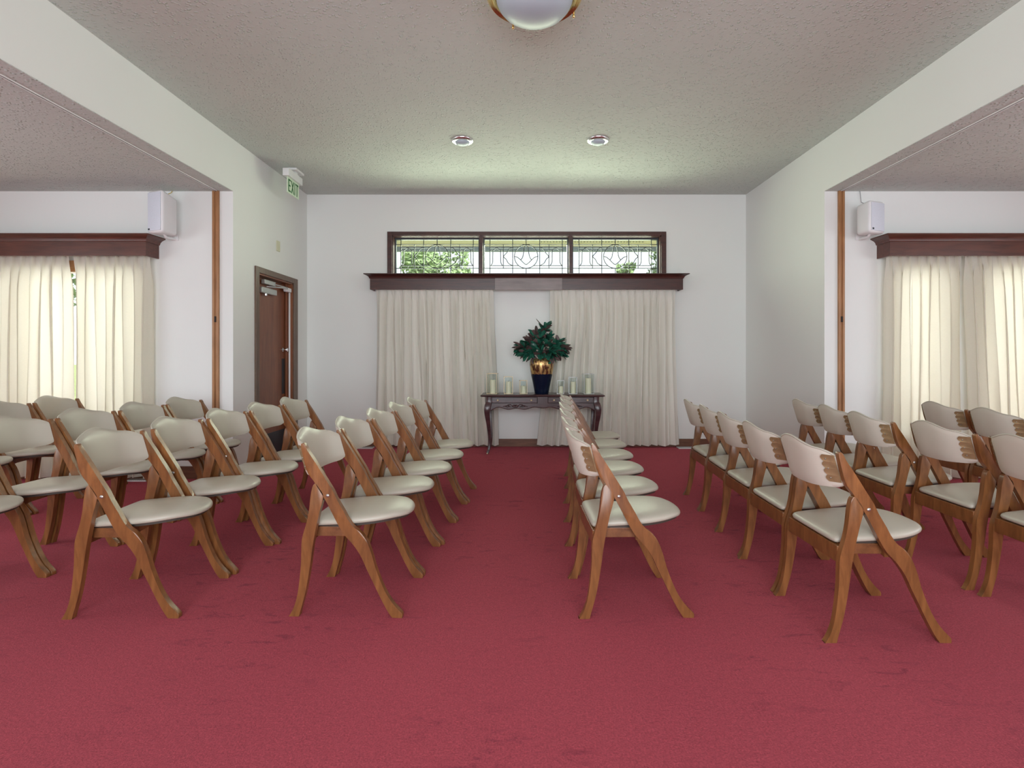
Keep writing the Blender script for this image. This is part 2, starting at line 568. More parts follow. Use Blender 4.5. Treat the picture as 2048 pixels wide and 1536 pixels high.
jamb_strip('trim_1', -2.942, -2.880, 'left')
jamb_strip('trim_2', 3.045, 3.104, 'right')
for nm, xa in (('trim_3', -2.905), ('trim_4', 3.078)):
    bm = BM()
    box(bm, xa - .012, xa - .006, YR, YA - .023, ZA - .006, ZA)
    box(bm, xa + .006, xa + .012, YR, YA - .023, ZA - .006, ZA)
    o = struct(nm, bm, M['white_plastic'], 'thin metal folding-door track on the low ceiling')
    b2 = BM(); box(b2, xa - .006, xa + .006, YR, YA - .023, ZA - .002, ZA - .0005)
    obj('track_slot', b2, M['dark'], o)

# ------------------------------------------------------------------ door
door = empty('door_1'); tag(door, 'brown veneer door with closer, push plate and kick plate', kind='structure')
bm = BM()
t = .018
box(bm, XL - .002, XL + t, DY0 - .075, DY0, 0, DZ1 + .062, .004)
box(bm, XL - .002, XL + t, DY1, DY1 + .105, 0, DZ1 + .062, .004)
box(bm, XL - .002, XL + t, DY0, DY1, DZ1, DZ1 + .062, .004)
obj('door_casing', bm, M['casing'], door)
bm = BM()
box(bm, XL - .13, XL, DY0, DY0 + .016, 0, DZ1)
box(bm, XL - .13, XL, DY1 - .016, DY1, 0, DZ1)
box(bm, XL - .13, XL, DY0, DY1, DZ1 - .016, DZ1)
box(bm, XL - .075, XL - .055, DY1 - .036, DY1 - .016, 0, DZ1)
obj('door_jamb', bm, M['door'], door)
bm = BM(); box(bm, XL - .125, XL - .085, DY0 + .018, DY1 - .020, .008, DZ1 - .02, .002)
leaf = obj('door_leaf', bm, M['door'], door)
xf = XL - .085
bm = BM(); box(bm, xf, xf + .003, DY0 + .05, DY1 - .05, .03, .30)
obj('kick_plate', bm, M['kick'], door)
bm = BM(); box(bm, xf, xf + .004, DY1 - .115, DY1 - .045, .72, 1.14, .001)
obj('push_plate', bm, M['black'], door)
bm = BM()
prof = [(.004, 0), (.026, 0), (.026, .004), (.010, .010), (.010, .03), (.020, .036), (.026, .048), (.022, .060), (.004, .064)]
rings = [[(xf + h, DY1 - .085 + r * math.cos(a * PI / 10), 1.245 + r * math.sin(a * PI / 10)) for a in range(20)] for r, h in prof]
loft(bm, rings)
obj('door_knob', bm, M['chrome'], door, smooth=True, angle=40)
# closer
bm = BM()
box(bm, xf, xf + .055, 5.83, 6.19, 1.860, 1.925, .012)
closer = obj('door_closer', bm, M['alu'], door)
bm = BM(); lathe(bm, [(.012, 1.835), (.020, 1.84), (.020, 1.862)], 14, xf + .03, 5.96)
obj('closer_spindle', bm, M['chrome'], closer)
bm = BM()
tube(bm, [(xf + .04, 5.96, 1.94), (xf + .12, 6.22, 1.955), (xf + .125, 6.30, 1.955)], .008)
tube(bm, [(xf + .125, 6.30, 1.965), (xf + .03, 6.10, 1.99)], .007)
obj('closer_arm', bm, M['alu'], closer, smooth=True)
bm = BM(); box(bm, xf + .01, xf + .05, 5.90, 6.16, 1.965, 2.012, .003)
obj('arm_bracket', bm, M['alu'], closer)
# white alarm contact with its cable down the jamb
t_ = thing('alarm_contact', 'small white sensor box with white cable running down the door jamb', 'sensor', (0, 0, 0))
bm = BM(); box(bm, XL - .055, XL - .006, 6.40, 6.527, 1.935, 1.985, .012)
obj('sensor_box', bm, M['white_plastic'], t_, smooth=True, angle=50)
bm = BM(); tube(bm, [(XL - .030, 6.517, 1.94), (XL - .030, 6.517, 1.2), (XL - .030, 6.517, .62), (XL - .036, 6.510, .57)], .011, 8)
obj('cable', bm, M['white_plastic'], t_, smooth=True)

# ------------------------------------------------------------------ high window in the back wall
win = empty('window_1'); tag(win, 'long high window of three leaded glass lights in a dark frame', kind='structure')
bm = BM()
c = .064
box(bm, WX0 - c, WX0, YB - .022, YB + .002, 2.09, WZ1 + c * .8, .003)
box(bm, WX1, WX1 + c, YB - .022, YB + .002, 2.09, WZ1 + c * .8, .003)
box(bm, WX0, WX1, YB - .022, YB + .002, WZ1, WZ1 + c * .8, .003)
obj('window_casing', bm, M['mahogany'], win)
bm = BM()
box(bm, WX0, WX0 + .012, YB, YB + .15, WZ0, WZ1)
box(bm, WX1 - .012, WX1, YB, YB + .15, WZ0, WZ1)
box(bm, WX0, WX1, YB, YB + .15, WZ1 - .010, WZ1)
box(bm, WX0, WX1, YB, YB + .15, WZ0, WZ0 + .012)
for mx_ in (-.503, .656):
    box(bm, mx_ - .023, mx_ + .023, YB - .006, YB + .15, WZ0 + .012, WZ1 - .010)
obj('window_frame', bm, M['mahogany'], win)
GY = 7.08
PX = lambda px: (px - 1040) / 152.5
PZ = lambda py: 1.195 + (708 - py) / 152.5
panes = [(WX0 + .012, -.526), (-.480, .633), (.679, WX1 - .012)]
for k, (a, b_) in enumerate(panes):
    off = (0, 177.7, 355.6)[k]
    C = lambda cx, cy: (PX(770 + cx / 7.062 + off), GY - .006, PZ(455 + cy / 7.062))
    bm = BM()
    s_ = .016
    z0, z1 = WZ0 + .012, WZ1 - .010
    box(bm, a, a + s_, GY - .025, GY + .025, z0, z1)
    box(bm, b_ - s_, b_, GY - .025, GY + .025, z0, z1)
    box(bm, a + s_, b_ - s_, GY - .025, GY + .025, z1 - s_ - .008, z1)
    box(bm, a + s_, b_ - s_, GY - .025, GY + .025, z0, z0 + s_)
    sash = obj('sash', bm, M['lead'], win)
    bm = BM(); box(bm, a + s_, b_ - s_, GY - .002, GY + .002, z0 + s_, z1 - s_ - .008)
    obj('pane', bm, M['glass'], sash)
    bm = BM()
    bw = .0046
    L = []
    xa, xb = 120, 1340
    for cx in (228, 1248): L.append([(cx, 150), (cx, 720)])
    L += [[(548, 170), (548, 287)], [(548, 287), (548, 720)], [(930, 170), (930, 720)], [(738, 170), (738, 248)], [(738, 580), (738, 720)]]
    L += [[(418, 243), (418, 580)], [(1060, 243), (1060, 580)]]
    L += [[(xa, 243), (xb, 243)], [(xa, 580), (xb, 580)]]
    L += [[(228, 287), (628, 287)], [(848, 287), (1248, 287)], [(228, 541), (632, 541)], [(845, 541), (1248, 541)]]
    circ = [(738 + 165 * math.cos(i * PI / 18), 413 + 166 * math.sin(i * PI / 18)) for i in range(37)]
    L.append(circ)
    L.append(catmull([(573, 411), (618, 425), (662, 462), (700, 500), (738, 526), (776, 500), (815, 462), (858, 425), (903, 411)], 3))
    L.append(catmull([(662, 462), (690, 420), (703, 350), (715, 280), (738, 258), (762, 280), (774, 350), (788, 420), (815, 462)], 3))
    L.append(catmull([(548, 287), (500, 305), (465, 360), (420, 413), (455, 450), (490, 510), (548, 541)], 3))
    L.append(catmull([(930, 287), (978, 305), (1013, 360), (1057, 413), (1023, 450), (988, 510), (930, 541)], 3))
    for o_ in (0, 835):
        L.append([(228 + o_, 326), (270 + o_, 326), (322 + o_, 288), (378 + o_, 326), (418 + o_, 326)])
        L.append(catmull([(270 + o_, 326), (269 + o_, 420), (266 + o_, 500), (240 + o_, 541)], 3))
        L.append(catmull([(378 + o_, 326), (379 + o_, 420), (382 + o_, 500), (408 + o_, 541)], 3))
    for ln in L:
        pts = [C(*p) for p in ln]
        for p, q in zip(pts[:-1], pts[1:]):
            P, Q = Vector(p), Vector(q)
            d = (Q - P)
            if d.length < 1e-6: continue
            d.normalize(); nrm = Vector((-d.z, 0, d.x)) * bw
            e = d * (bw * .4)
            vs = []
            for yy in (-.004, .003):
                for s1, s2 in ((P - e, 1), (Q + e, 1), (Q + e, -1), (P - e, -1)):
                    w_ = s1 + nrm * s2; vs.append(bm.verts.new((w_.x, w_.y + yy, w_.z)))
            bm.faces.new(vs[0:4]); bm.faces.new(vs[7:3:-1])
            for i in range(4):
                bm.faces.new((vs[i], vs[4 + i], vs[4 + (i + 1) % 4], vs[(i + 1) % 4]))
    obj('leading', bm, M['lead'], sash)

# windows of the side bays, behind the curtains
def bay_window(name, x0, x1, z0=.42, z1=2.03, bars=()):
    w = empty(name); tag(w, 'daylit window behind the pleated curtains', kind='structure')
    bm = BM(); f = .045
    box(bm, x0, x0 + f, YA + .02, YA + .12, z0, z1); box(bm, x1 - f, x1, YA + .02, YA + .12, z0, z1)
    box(bm, x0 + f, x1 - f, YA + .02, YA + .12, z1 - f, z1); box(bm, x0 + f, x1 - f, YA + .02, YA + .12, z0, z0 + f)
    for b_ in bars:
        box(bm, b_ - .025, b_ + .025, YA + .02, YA + .12, z0 + f, z1 - f)
    box(bm, x0, x1, YA - .012, YA, z1 - .004, z1 + .06)
    obj('window_frame', bm, M['strip'], w)
    bm = BM(); box(bm, x0 + f, x1 - f, YA + .068, YA + .072, z0 + f, z1 - f)
    obj('pane', bm, M['glass'], w)

bay_window('window_2', -5.70, -3.60, bars=(-4.85,))
bay_window('window_3', 3.56, 4.13)
bay_window('window_4', 4.40, 5.80)


# ------------------------------------------------------------------ cornice boxes
def cornice(name, label, x0, x1, yw, dep, z0, zm, z1, fl, mat, ends=(True, True), patch=None):
    o = thing(name, label, 'cornice')
    yf = yw - dep
    def path(d, z):
        dl = d if ends[0] else 0
        dr = d if ends[1] else 0
        return [(x0 - dl, yw, z), (x0 - dl, yf - d, z), (x1 + dr, yf - d, z), (x1 + dr, yw, z)]
    prof = [(-.018, z0), (0, z0), (0, zm), (-.018, zm)]
    bm = BM(); loft(bm, [path(*p) for p in prof] + [path(*prof[0])], cap=False, close=False)
    obj('fascia', bm, mat, o)
    h = z1 - zm
    cr = [(-.018, zm), (.006, zm), (.010, zm + h * .10), (.012, zm + h * .22), (.018, zm + h * .40), (.030, zm + h * .58),
          (.046, zm + h * .72), (fl - .006, zm + h * .80), (fl, zm + h * .84), (fl, z1), (-.018, z1)]
    bm = BM(); loft(bm, [path(*p) for p in cr] + [path(*cr[0])], cap=False, close=False)
    vs = [bm.verts.new(p) for p in path(-.018, z1 - .002)]
    bm.faces.new(vs)
    obj('crown_moulding', bm, mat, o)
    if patch:
        bm = BM(); box(bm, patch[0], patch[1], yf - .008, yf - .0005, z0 - .006, zm + .004, .001)
        obj('patch_board', bm, M['patch_board'], o)['label'] = 'paler replacement board'
    return o

cornice('cornice', 'dark mahogany cornice box with a paler board, under the leaded window', -1.889, 2.053, YB, .18, 2.007, 2.146, 2.203, .066,
        M['mahogany'], patch=(-.315, .53))
cornice('cornice', 'dark wooden cornice box over the curtains of the left bay', -6.0, -3.462, YA, .185, 2.106, 2.235, 2.300, .062,
        M['mahogany_red'], ends=(False, True))
cornice('cornice', 'dark wooden cornice box over the curtains of the right bay', 3.422, 6.0, YA, .185, 2.106, 2.235, 2.300, .062,
        M['mahogany_red'], ends=(True, False))


# ------------------------------------------------------------------ curtains
def curtain(label, group, xt, xbm, y, z0, z1, pleats, amp, seed, mat, tcurve=None, omega=.10):
    """xt=(x0,x1) at the top, xbm at the hem; pinch-pleated heading opening into soft folds"""
    rnd = random.Random(seed)
    per = 14
    nu = pleats * per
    nv = 26
    ph = [rnd.uniform(-.25, .25) for _ in range(pleats + 1)]
    am = [rnd.uniform(.65, 1.25) for _ in range(pleats + 1)]
    wd = [rnd.uniform(.75, 1.3) for _ in range(pleats)]
    tot = sum(wd); acc = [0]
    for w in wd: acc.append(acc[-1] + w / tot)
    bm = BM(); grid = []
    for j in range(nv + 1):
        t = j / nv                         # 0 top, 1 hem
        zz = z1 + (z0 - z1) * t
        row = []
        e = min(1, t / .16)
        e = e * e * (3 - 2 * e)
        te = t if tcurve is None else tcurve(t)
        a = xt[0] + (xbm[0] - xt[0]) * te
        b = xt[1] + (xbm[1] - xt[1]) * te
        for i in range(nu + 1):
            u = i / nu
            k = min(i // per, pleats - 1)
            f = (i - k * per) / per
            ut = (k + f) / pleats                      # regular heading
            ub = acc[k] + (acc[k + 1] - acc[k]) * f    # looser hem
            uu = ut + (ub - ut) * (0.25 + 0.75 * t) * e
            pin = max(0.0, 1 - abs(f - .5) / .13)
            ytop = -amp * .50 * pin ** .7 + amp * .08 * math.cos(2 * PI * (f - .5))
            w_ = math.cos(2 * PI * (f - .5) + ph[k] * math.sin(2.2 * t + k) * 1.4)
            w2 = math.copysign(abs(w_) ** .75, w_)
            am_k = am[k] + (am[min(k + 1, pleats)] - am[k]) * f
            ybot = -amp * .5 * am_k * w2 * (0.8 + .25 * t)
            pitch = abs(b - a) * (acc[k + 1] - acc[k])
            dx = -omega * pitch * math.sin(4 * PI * f) * e * (.8 + .3 * math.sin(k * 1.9 + 2 * t)) + .008 * math.sin(5 * t + k * 2.1) * e
            dz = .006 * math.sin(k * 2.3 + u * 9) * t ** 4
            row.append(bm.verts.new((a + (b - a) * uu + dx * (1 if 0 < i < nu else 0),
                                     y + ytop * (1 - e) + ybot * e, zz + dz)))
        grid.append(row)
    for j in range(nv):
        for i in range(nu):
            bm.faces.new((grid[j][i], grid[j][i + 1], grid[j + 1][i + 1], grid[j + 1][i]))
    o = obj('curtain', bm, mat, smooth=True)
    tag(o, label, 'curtain', group)
    return o

G1 = 'linen curtains behind the console table'
G2 = 'curtains of the side bays'
curtain('cream pleated curtain left of the console table, under the long cornice', G1, (-1.835, -.345), (-1.845, -.275), 6.895, .03, 2.10, 15, .105, 3, M['curtain'], omega=.14)
curtain('cream pleated curtain hanging behind the vase, to the right wall side', G1, (.385, 1.985), (.225, 2.035), 6.895, .028, 2.10, 17, .095, 8, M['curtain'],
        tcurve=lambda t: max(0, (t - .25) / .75))
curtain('backlit cream curtain at the left edge, left of the bright gap', G2, (-5.75, -4.245), (-5.75, -4.215), 5.085, .035, 2.14, 16, .095, 12, M['sheer'], omega=.17)
curtain('backlit cream curtain in left bay, right of the bright gap', G2, (-4.200, -3.482), (-4.165, -3.482), 5.085, .035, 2.14, 8, .095, 17, M['sheer'], omega=.17)
curtain('backlit cream curtain in right bay beside the bare wall', G2, (3.446, 4.150), (3.446, 4.165), 5.085, .035, 2.14, 8, .095, 23, M['sheer'], omega=.17)
curtain('cream curtain at the right edge with a grey shaded fold', G2, (4.175, 5.75), (4.27, 5.75), 5.075, .035, 2.14, 17, .095, 29, M['sheer'], omega=.17)


# ================================================================== CHAIRS
def cz(cx, cy):
    """side-view tracing point to local x,z"""
    return ((cx - 291) / 1795.0, (1458 - cy) / 1795.0)

POST = [(348, 62), (352, 47), (366, 42), (382, 58), (400, 98), (440, 158), (482, 222), (562, 350), (612, 430), (645, 500), (704, 600), (762, 706), (820, 750), (868, 798),
        (905, 868), (934, 950), (962, 1050), (1012, 1180), (1062, 1280), (1120, 1360), (1180, 1420), (1184, 1442), (1180, 1458), (1180, 1458), (1098, 1458), (1098, 1458), (1055, 1392), (1003, 1295), (950, 1185),
        (893, 1070), (853, 980), (812, 910), (765, 850), (705, 786), (655, 705), (606, 610), (556, 516), (506, 432), (450, 345), (408, 292), (384, 222), (364, 140)]
REAR = [(472, 372), (500, 412), (534, 462), (524, 520), (505, 590), (484, 680), (464, 780), (446, 880), (430, 1000), (412, 1120), (388, 1250), (362, 1350), (330, 1458), (330, 1458),
        (250, 1458), (250, 1458), (282, 1400), (308, 1330), (328, 1230), (343, 1100), (350, 1000), (352, 900), (356, 830), (374, 760), (398, 680), (417, 580), (427, 480), (442, 402), (455, 378)]
TH = .027       # thickness of the bent side pieces
YS = .2175      # centre of the side panels


def side_outline(tr):
    # straight run where feet meet floor is kept crisp
    pts = [cz(*p) for p in tr]
    sm = catmull(pts, 2, closed=True)
    return [(x, max(0.0, z)) for x, z in sm]


def dedupe(pts, eps=.0015):
    out = []
    for p in pts:
        if not out or math.dist(p, out[-1]) > eps: out.append(p)
    if math.dist(out[0], out[-1]) < eps: out.pop()
    return out


def make_chair():
    root = empty('folding_chair')
    po = dedupe(side_outline(POST)); ro = dedupe(side_outline(REAR))
    for s in (-1, 1):
        bm = BM(); prism_xz(bm, po, s * YS - TH / 2, s * YS + TH / 2, .0060, 3)
        obj('side_post', bm, M['chair_wood'], root, smooth=True, angle=50)
        bm = BM(); prism_xz(bm, ro, s * YS - TH / 2, s * YS + TH / 2, .0060, 3)
        obj('rear_leg', bm, M['chair_wood'], root, smooth=True, angle=50)
        # pivot bolt on the outer face of the post
        bm = BM()
        px, pz = cz(570, 468)
        y0 = s * (YS + TH / 2)
        rings = [[(px + r * math.cos(a * PI / 6), y0 + s * h, pz + r * math.sin(a * PI / 6)) for a in range(12)]
                 for r, h in ((.0075, -.002), (.0075, .0015), (.004, .004))]
        loft(bm, rings)
        obj('pivot_bolt', bm, M['bolt'], root, smooth=True, angle=40)
        # dark link plate between post and rear leg
        bm = BM(); lx, lz = cz(540, 492)
        box(bm, lx - .012, lx + .012, s * YS - .004, s * YS + .004, lz - .010, lz + .012)
        obj('link_plate', bm, M['dark'], root)
    # rear rail and front stretcher
    yi = YS - TH / 2
    bm = BM(); box(bm, .040, .060, -yi, yi, .322, .392, .003)
    obj('rear_rail', bm, M['chair_wood'], root)
    bm = BM()
    out = [(-yi, .335), (yi, .335), (yi, .405), (-yi, .405)]
    arch = [(-yi, .345), (-yi * .6, .362), (0, .368), (yi * .6, .362), (yi, .345), (yi, .400), (-yi, .400)]
    a = [bm.verts.new((.238, y, z)) for y, z in arch]; b_ = [bm.verts.new((.258, y, z)) for y, z in arch]
    bm.faces.new(a); bm.faces.new(list(reversed(b_)))
    for i in range(len(a)):
        bm.faces.new((a[i], b_[i], b_[(i + 1) % len(a)], a[(i + 1) % len(a)]))
    obj('front_stretcher', bm, M['chair_wood'], root)
    # seat: flat rear edge, widening, round front
    def seat_outline():
        pts = [(.040, 0), (.040, .10), (.043, .168), (.060, .186), (.12, .193), (.20, .1985), (.27, .1985), (.335, .190), (.400, .166),
               (.450, .128), (.482, .080), (.495, .03)]
        up = pts
        low = [(x, -y) for x, y in reversed(pts[1:])]
        return catmull(up + low, 3, closed=True)
    O = seat_outline(); cx = .26
    def sz(x): return .402 + .030 * min(1, max(0, (x - .04) / .40)) ** 0.9 - .010 * max(0, (x - .40) / .1) ** 2
    def ring(sc, dz, inset=0):
        res = []
        for x, y in O:
            X = cx + (x - cx) * sc; Y = y * sc
            res.append((X, Y, sz(X) + dz))
        return res
    prof = [(.60, -.006), (.965, -.006), (.990, -.003), (1.0, .004), (.997, .010), (.980, .016), (.95, .0205), (.88, .026), (.74, .031), (.5, .035), (.25, .037), (.05, .0375)]
    bm = BM(); loft(bm, [ring(*p) for p in prof])
    obj('seat', bm, M['vinyl'], root, smooth=True, angle=75)
    bm = BM(); loft(bm, [ring(.93, -.006), ring(.93, -.018), ring(.5, -.018)])
    obj('seat_board', bm, M['dark_board'], root)
    for s in (-1, 1):
        bm = BM(); box(bm, .06, .25, s * .175 - .010, s * .175 + .010, .352, .396, .002)
        obj('seat_runner', bm, M['rail_wood'], root)
    # backrest shell, bowed backwards
    yb = YS - TH / 2 - .002
    def bx(s, z):
        f = (z - .62) / .18
        edge = .085 - .052 * f
        return edge - .076 * (1 - abs(s) ** 3.0)
    def top(s):
        a = abs(s)
        hump = .036 * (0.5 + 0.5 * math.cos(PI * min(1, a / .84)))
        return .793 + hump - .024 * max(0, (a - .76) / .24) ** 2
    def bot(s):
        a = abs(s)
        return .620 + .014 * a ** 2 + .012 * max(0, (a - .85) / .15) ** 2
    NS, NT = 36, 8
    def surf(off_f, nt, zin=0.0, sin_=1.0):
        g = []
        for i in range(NS + 1):
            s = (-1 + 2 * i / NS)
            col = []
            for j in range(nt + 1):
                t_ = j / nt
                z0, z1 = bot(s) + zin, top(s) - zin
                z = z0 + (z1 - z0) * t_
                edge_t = min(t_, 1 - t_) * (z1 - z0)
                edge_s = (1 - abs(s)) * yb
                d = min(edge_t, edge_s * 1.0 + .006)
                x = bx(s, z) + off_f(d)
                col.append((x, s * yb * sin_, z))
            g.append(col)
        return g
    def puff(d): return .013 * (1 - math.exp(-d / .016)) + .002
    def back(d): return -.010 - .004 * (1 - math.exp(-d / .01))
    def skin(g1, g2):
        bm = BM()
        V1 = [[bm.verts.new(p) for p in c_] for c_ in g1]
        V2 = [[bm.verts.new(p) for p in c_] for c_ in g2]
        n1, n2 = len(V1) - 1, len(V1[0]) - 1
        for i in range(n1):
            for j in range(n2):
                bm.faces.new((V1[i][j], V1[i + 1][j], V1[i + 1][j + 1], V1[i][j + 1]))
                bm.faces.new((V2[i][j], V2[i][j + 1], V2[i + 1][j + 1], V2[i + 1][j]))
        for i in range(n1):
            bm.faces.new((V1[i][0], V2[i][0], V2[i + 1][0], V1[i + 1][0]))
            bm.faces.new((V1[i][n2], V1[i + 1][n2], V2[i + 1][n2], V2[i][n2]))
        for j in range(n2):
            bm.faces.new((V1[0][j], V1[0][j + 1], V2[0][j + 1], V2[0][j]))
            bm.faces.new((V1[n1][j], V2[n1][j], V2[n1][j + 1], V1[n1][j + 1]))
        return bm
    br = obj('backrest', skin(surf(puff, 12), surf(lambda d: -.006, 12)), M['vinyl'], root, smooth=True, angle=60)
    obj('back_cover', skin(surf(lambda d: -.0058, 12, .0015), surf(back, 12, .0015)), M['vinyl_back'], br, smooth=True, angle=60)['label'] = 'plain cream rear panel'
    # piping along the upper rim
    bm = BM()
    pts = [(bx(s, top(s)) - .007, s * yb, top(s) - .001) for s in [(-1 + 2 * i / NS) for i in range(NS + 1)]]
    tube(bm, pts, .0042, 6)
    obj('piping', bm, M['vinyl'], br, smooth=True)
    # scalloped metal brackets at both ends, on the rear face
    for s in (-1, 1):
        bm = BM()
        n = 24
        prev = None
        for k in range(n + 1):
            z = .655 + .115 * k / n
            wv = .030 + .008 * abs(math.sin(PI * k / 6))
            y_out = s * (yb - .0005); y_in = s * (yb - wv)
            x_o = bx(s, z); x_i = bx(1 - wv / yb, z)
            row = [bm.verts.new((x_o - .0165, y_out, z)), bm.verts.new((x_i - .0195, y_in, z)),
                   bm.verts.new((x_i - .0140, y_in, z)), bm.verts.new((x_o - .0125, y_out, z))]
            if prev:
                for a_ in range(4):
                    bm.faces.new((prev[a_], prev[(a_ + 1) % 4], row[(a_ + 1) % 4], row[a_]))
            else:
                bm.faces.new(row)
            prev = row
        bm.faces.new(list(reversed(prev)))
        bk = obj('bracket', bm, M['bracket'], root)
        for z in (.672, .712, .752):
            bm = BM()
            xc = bx(1 - .022 / yb, z) - .0195
            rings = [[(xc - h, s * (yb - .024) + r * math.cos(a * PI / 4), z + r * math.sin(a * PI / 4)) for a in range(8)] for r, h in ((.0035, -.002), (.0035, .0008), (.001, .0022))]
            loft(bm, rings)
            obj('screw', bm, M['bolt'], bk, smooth=True)
    return root

chair0 = make_chair()
used = [False]


def place_chair(x, yn, rot, label, group):
    """x = rear-foot line, yn = Y of the side nearest the camera"""
    o = chair0 if not used[0] else copy_tree(chair0)
    used[0] = True
    o.location = (x, yn + .2375, 0)
    o.rotation_euler = (0, 0, R(rot))
    tag(o, label, 'chair', group)
    return o

ORD5 = ['nearest the camera', 'second nearest', 'middle chair', 'second farthest', 'at the far end']
ORD6 = ['nearest the camera', 'second nearest', 'third nearest', 'third farthest', 'second farthest', 'at the far end']
ROWS = [
    ('aisle row on the left', 'chairs along the left edge of the aisle', ORD5,
     [(-1.022, 2.452, -1.8), (-1.000, 2.927, -2.5), (-.957, 3.400, -3), (-.925, 3.872, -3), (-.890, 4.350, -2.5)]),
    ('second row left of the aisle', 'chairs in the second row left of the aisle', ORD5,
     [(-2.045, 2.422, 1.3), (-2.035, 2.918, .2), (-2.002, 3.392, -1), (-1.968, 3.865, -2), (-1.945, 4.345, -1)]),
    ('aisle row on the right', 'chairs along the right edge of the aisle', ORD6,
     [(.286, 2.428, 1.3), (.302, 2.912, -.3), (.328, 3.392, -1.8), (.358, 3.872, -3), (.400, 4.350, -4), (.437, 4.832, -3.5)]),
    ('third row left of the aisle', 'chairs in the third row left of the aisle', ORD5,
     [(-3.035, 2.465, -3), (-3.005, 2.940, -4), (-2.962, 3.410, -4), (-2.915, 3.880, -3), (-2.888, 4.352, -2)]),
    ('second row right of the aisle', 'chairs in the second row right of the aisle', ORD5,
     [(1.286, 2.225, 0), (1.295, 2.702, -1.3), (1.325, 3.180, -2.8), (1.366, 3.657, -3.4), (1.398, 4.132, -3)]),
    ('third row right of the aisle', 'chairs in the third row right of the aisle', ORD5,
     [(2.290, 2.215, -1), (2.275, 2.725, 0), (2.195, 3.205, -2), (2.262, 3.680, -2), (2.305, 4.150, -2)]),
]
for rowname, grp, order, spots in ROWS:
    for (x, y, a), od in zip(spots, order):
        place_chair(x, y, a, 'beige folding chair, %s in the %s' % (od, rowname), grp)
for (x, y, a), od in zip([(-4.12, 3.545, 0), (-4.11, 4.020, 0), (-4.10, 4.495, 0)], ['cut by left edge', 'second from the curtains', 'closest to the curtains']):
    place_chair(x, y, a, 'beige folding chair, %s in the row by the left window' % od, 'chairs in the leftmost row by the window')
for (x, y, a), od in zip([(3.235, 2.98, 0), (3.225, 3.455, 0), (3.235, 3.935, -1)], ['almost hidden at right edge', 'second from the curtains', 'closest to the curtains']):
    place_chair(x, y, a, 'beige folding chair, %s in the row by the right window' % od, 'chairs in the rightmost row by the window')

# ================================================================== CONSOLE TABLE
tb = thing('console_table', 'dark carved console table with curved legs between the cream curtains', 'table', (.27, 6.615, 0))
TX0, TX1, TY0, TY1 = -.655, .655, -.185, .185     # leg-to-leg box, local
bm = BM()
# serpentine-edged top
def toppath(o_, z):
    hx, hy = .742 - o_, .205 - o_
    pts = []
    n = 24
    for i in range(n + 1):
        u = -1 + 2 * i / n
        pts.append((u * (hx - .02), -hy + .012 * math.cos(u * PI * 2) * (1 - abs(u)) - 0.0, z))
    pts += [(hx, -hy + .02, z), (hx - .004, 0, z), (hx, hy - .02, z), (hx - .02, hy, z), (-hx + .02, hy, z), (-hx, hy - .02, z), (-hx + .004, 0, z), (-hx, -hy + .02, z)]
    return pts
loft(bm, [toppath(.012, .684), toppath(.002, .688), toppath(0, .697), toppath(.004, .705), toppath(.012, .709)])
obj('tabletop', bm, M['console'], tb, smooth=True, angle=30)
# apron with scalloped lower edge
bm = BM()
yf = TY0 + .012
lowpts = []
n = 72
for i in range(n + 1):
    u = i / n
    x = TX0 + .03 + (TX1 - TX0 - .06) * u
    v = (u * 2) % 1.0
    z = .556 - .020 * math.sin(PI * v) ** 2 - .008 * math.cos(6 * PI * v)
    z += .030 * (math.exp(-((u) / .04) ** 2) * -1 + math.exp(-((u - 1) / .04) ** 2) * -1) * -1 * -1
    lowpts.append((x, z))
for y0_, y1_ in ((yf, yf + .02),):
    A = [bm.verts.new((x, y0_, z)) for x, z in lowpts]; B = [bm.verts.new((x, y1_, z)) for x, z in lowpts]
    At = [bm.verts.new((x, y0_, .686)) for x, z in lowpts]; Bt = [bm.verts.new((x, y1_, .686)) for x, z in lowpts]
    for i in range(n):
        bm.faces.new((A[i], A[i + 1], At[i + 1], At[i])); bm.faces.new((B[i + 1], B[i], Bt[i], Bt[i + 1]))
        bm.faces.new((A[i + 1], A[i], B[i], B[i + 1]))
box(bm, TX0 + .02, TX1 - .02, TY1 - .03, TY1 - .01, .57, .686)
box(bm, TX0, TX0 + .02, TY0 + .04, TY1 - .02, .56, .686)
box(bm, TX1 - .02, TX1, TY0 + .04, TY1 - .02, .56, .686)
tube(bm, [(x, yf - .002, z + .004) for x, z in lowpts], .0055, 6)
apron = obj('apron', bm, M['console'], tb, smooth=True, angle=40)
# shell carvings on the apron
for cxx in (-.327, .327):
    bm = BM()
    for k in range(9):
        a = R(200 + k * 17.5)
        tube(bm, [(cxx + .008 * math.cos(a), yf - .004, .590 + .005 * math.sin(a)), (cxx + .034 * math.cos(a), yf - .012, .590 + .024 * math.sin(a)),
                  (cxx + .048 * math.cos(a), yf - .008, .590 + .036 * math.sin(a))], [.004, .007, .003], 6)
    for s in (-1, 1):
        for k, (dx, dz, l) in enumerate(((.05, -.018, .05), (.07, -.006, .055), (.045, .006, .05), (.10, -.014, .05))):
            tube(bm, [(cxx + s * dx, yf - .003, .582 + dz), (cxx + s * (dx + l * .5), yf - .010, .588 + dz), (cxx + s * (dx + l), yf - .003, .578 + dz)], [.003, .008, .002], 6)
    obj('carving', bm, M['console'], apron, smooth=True)
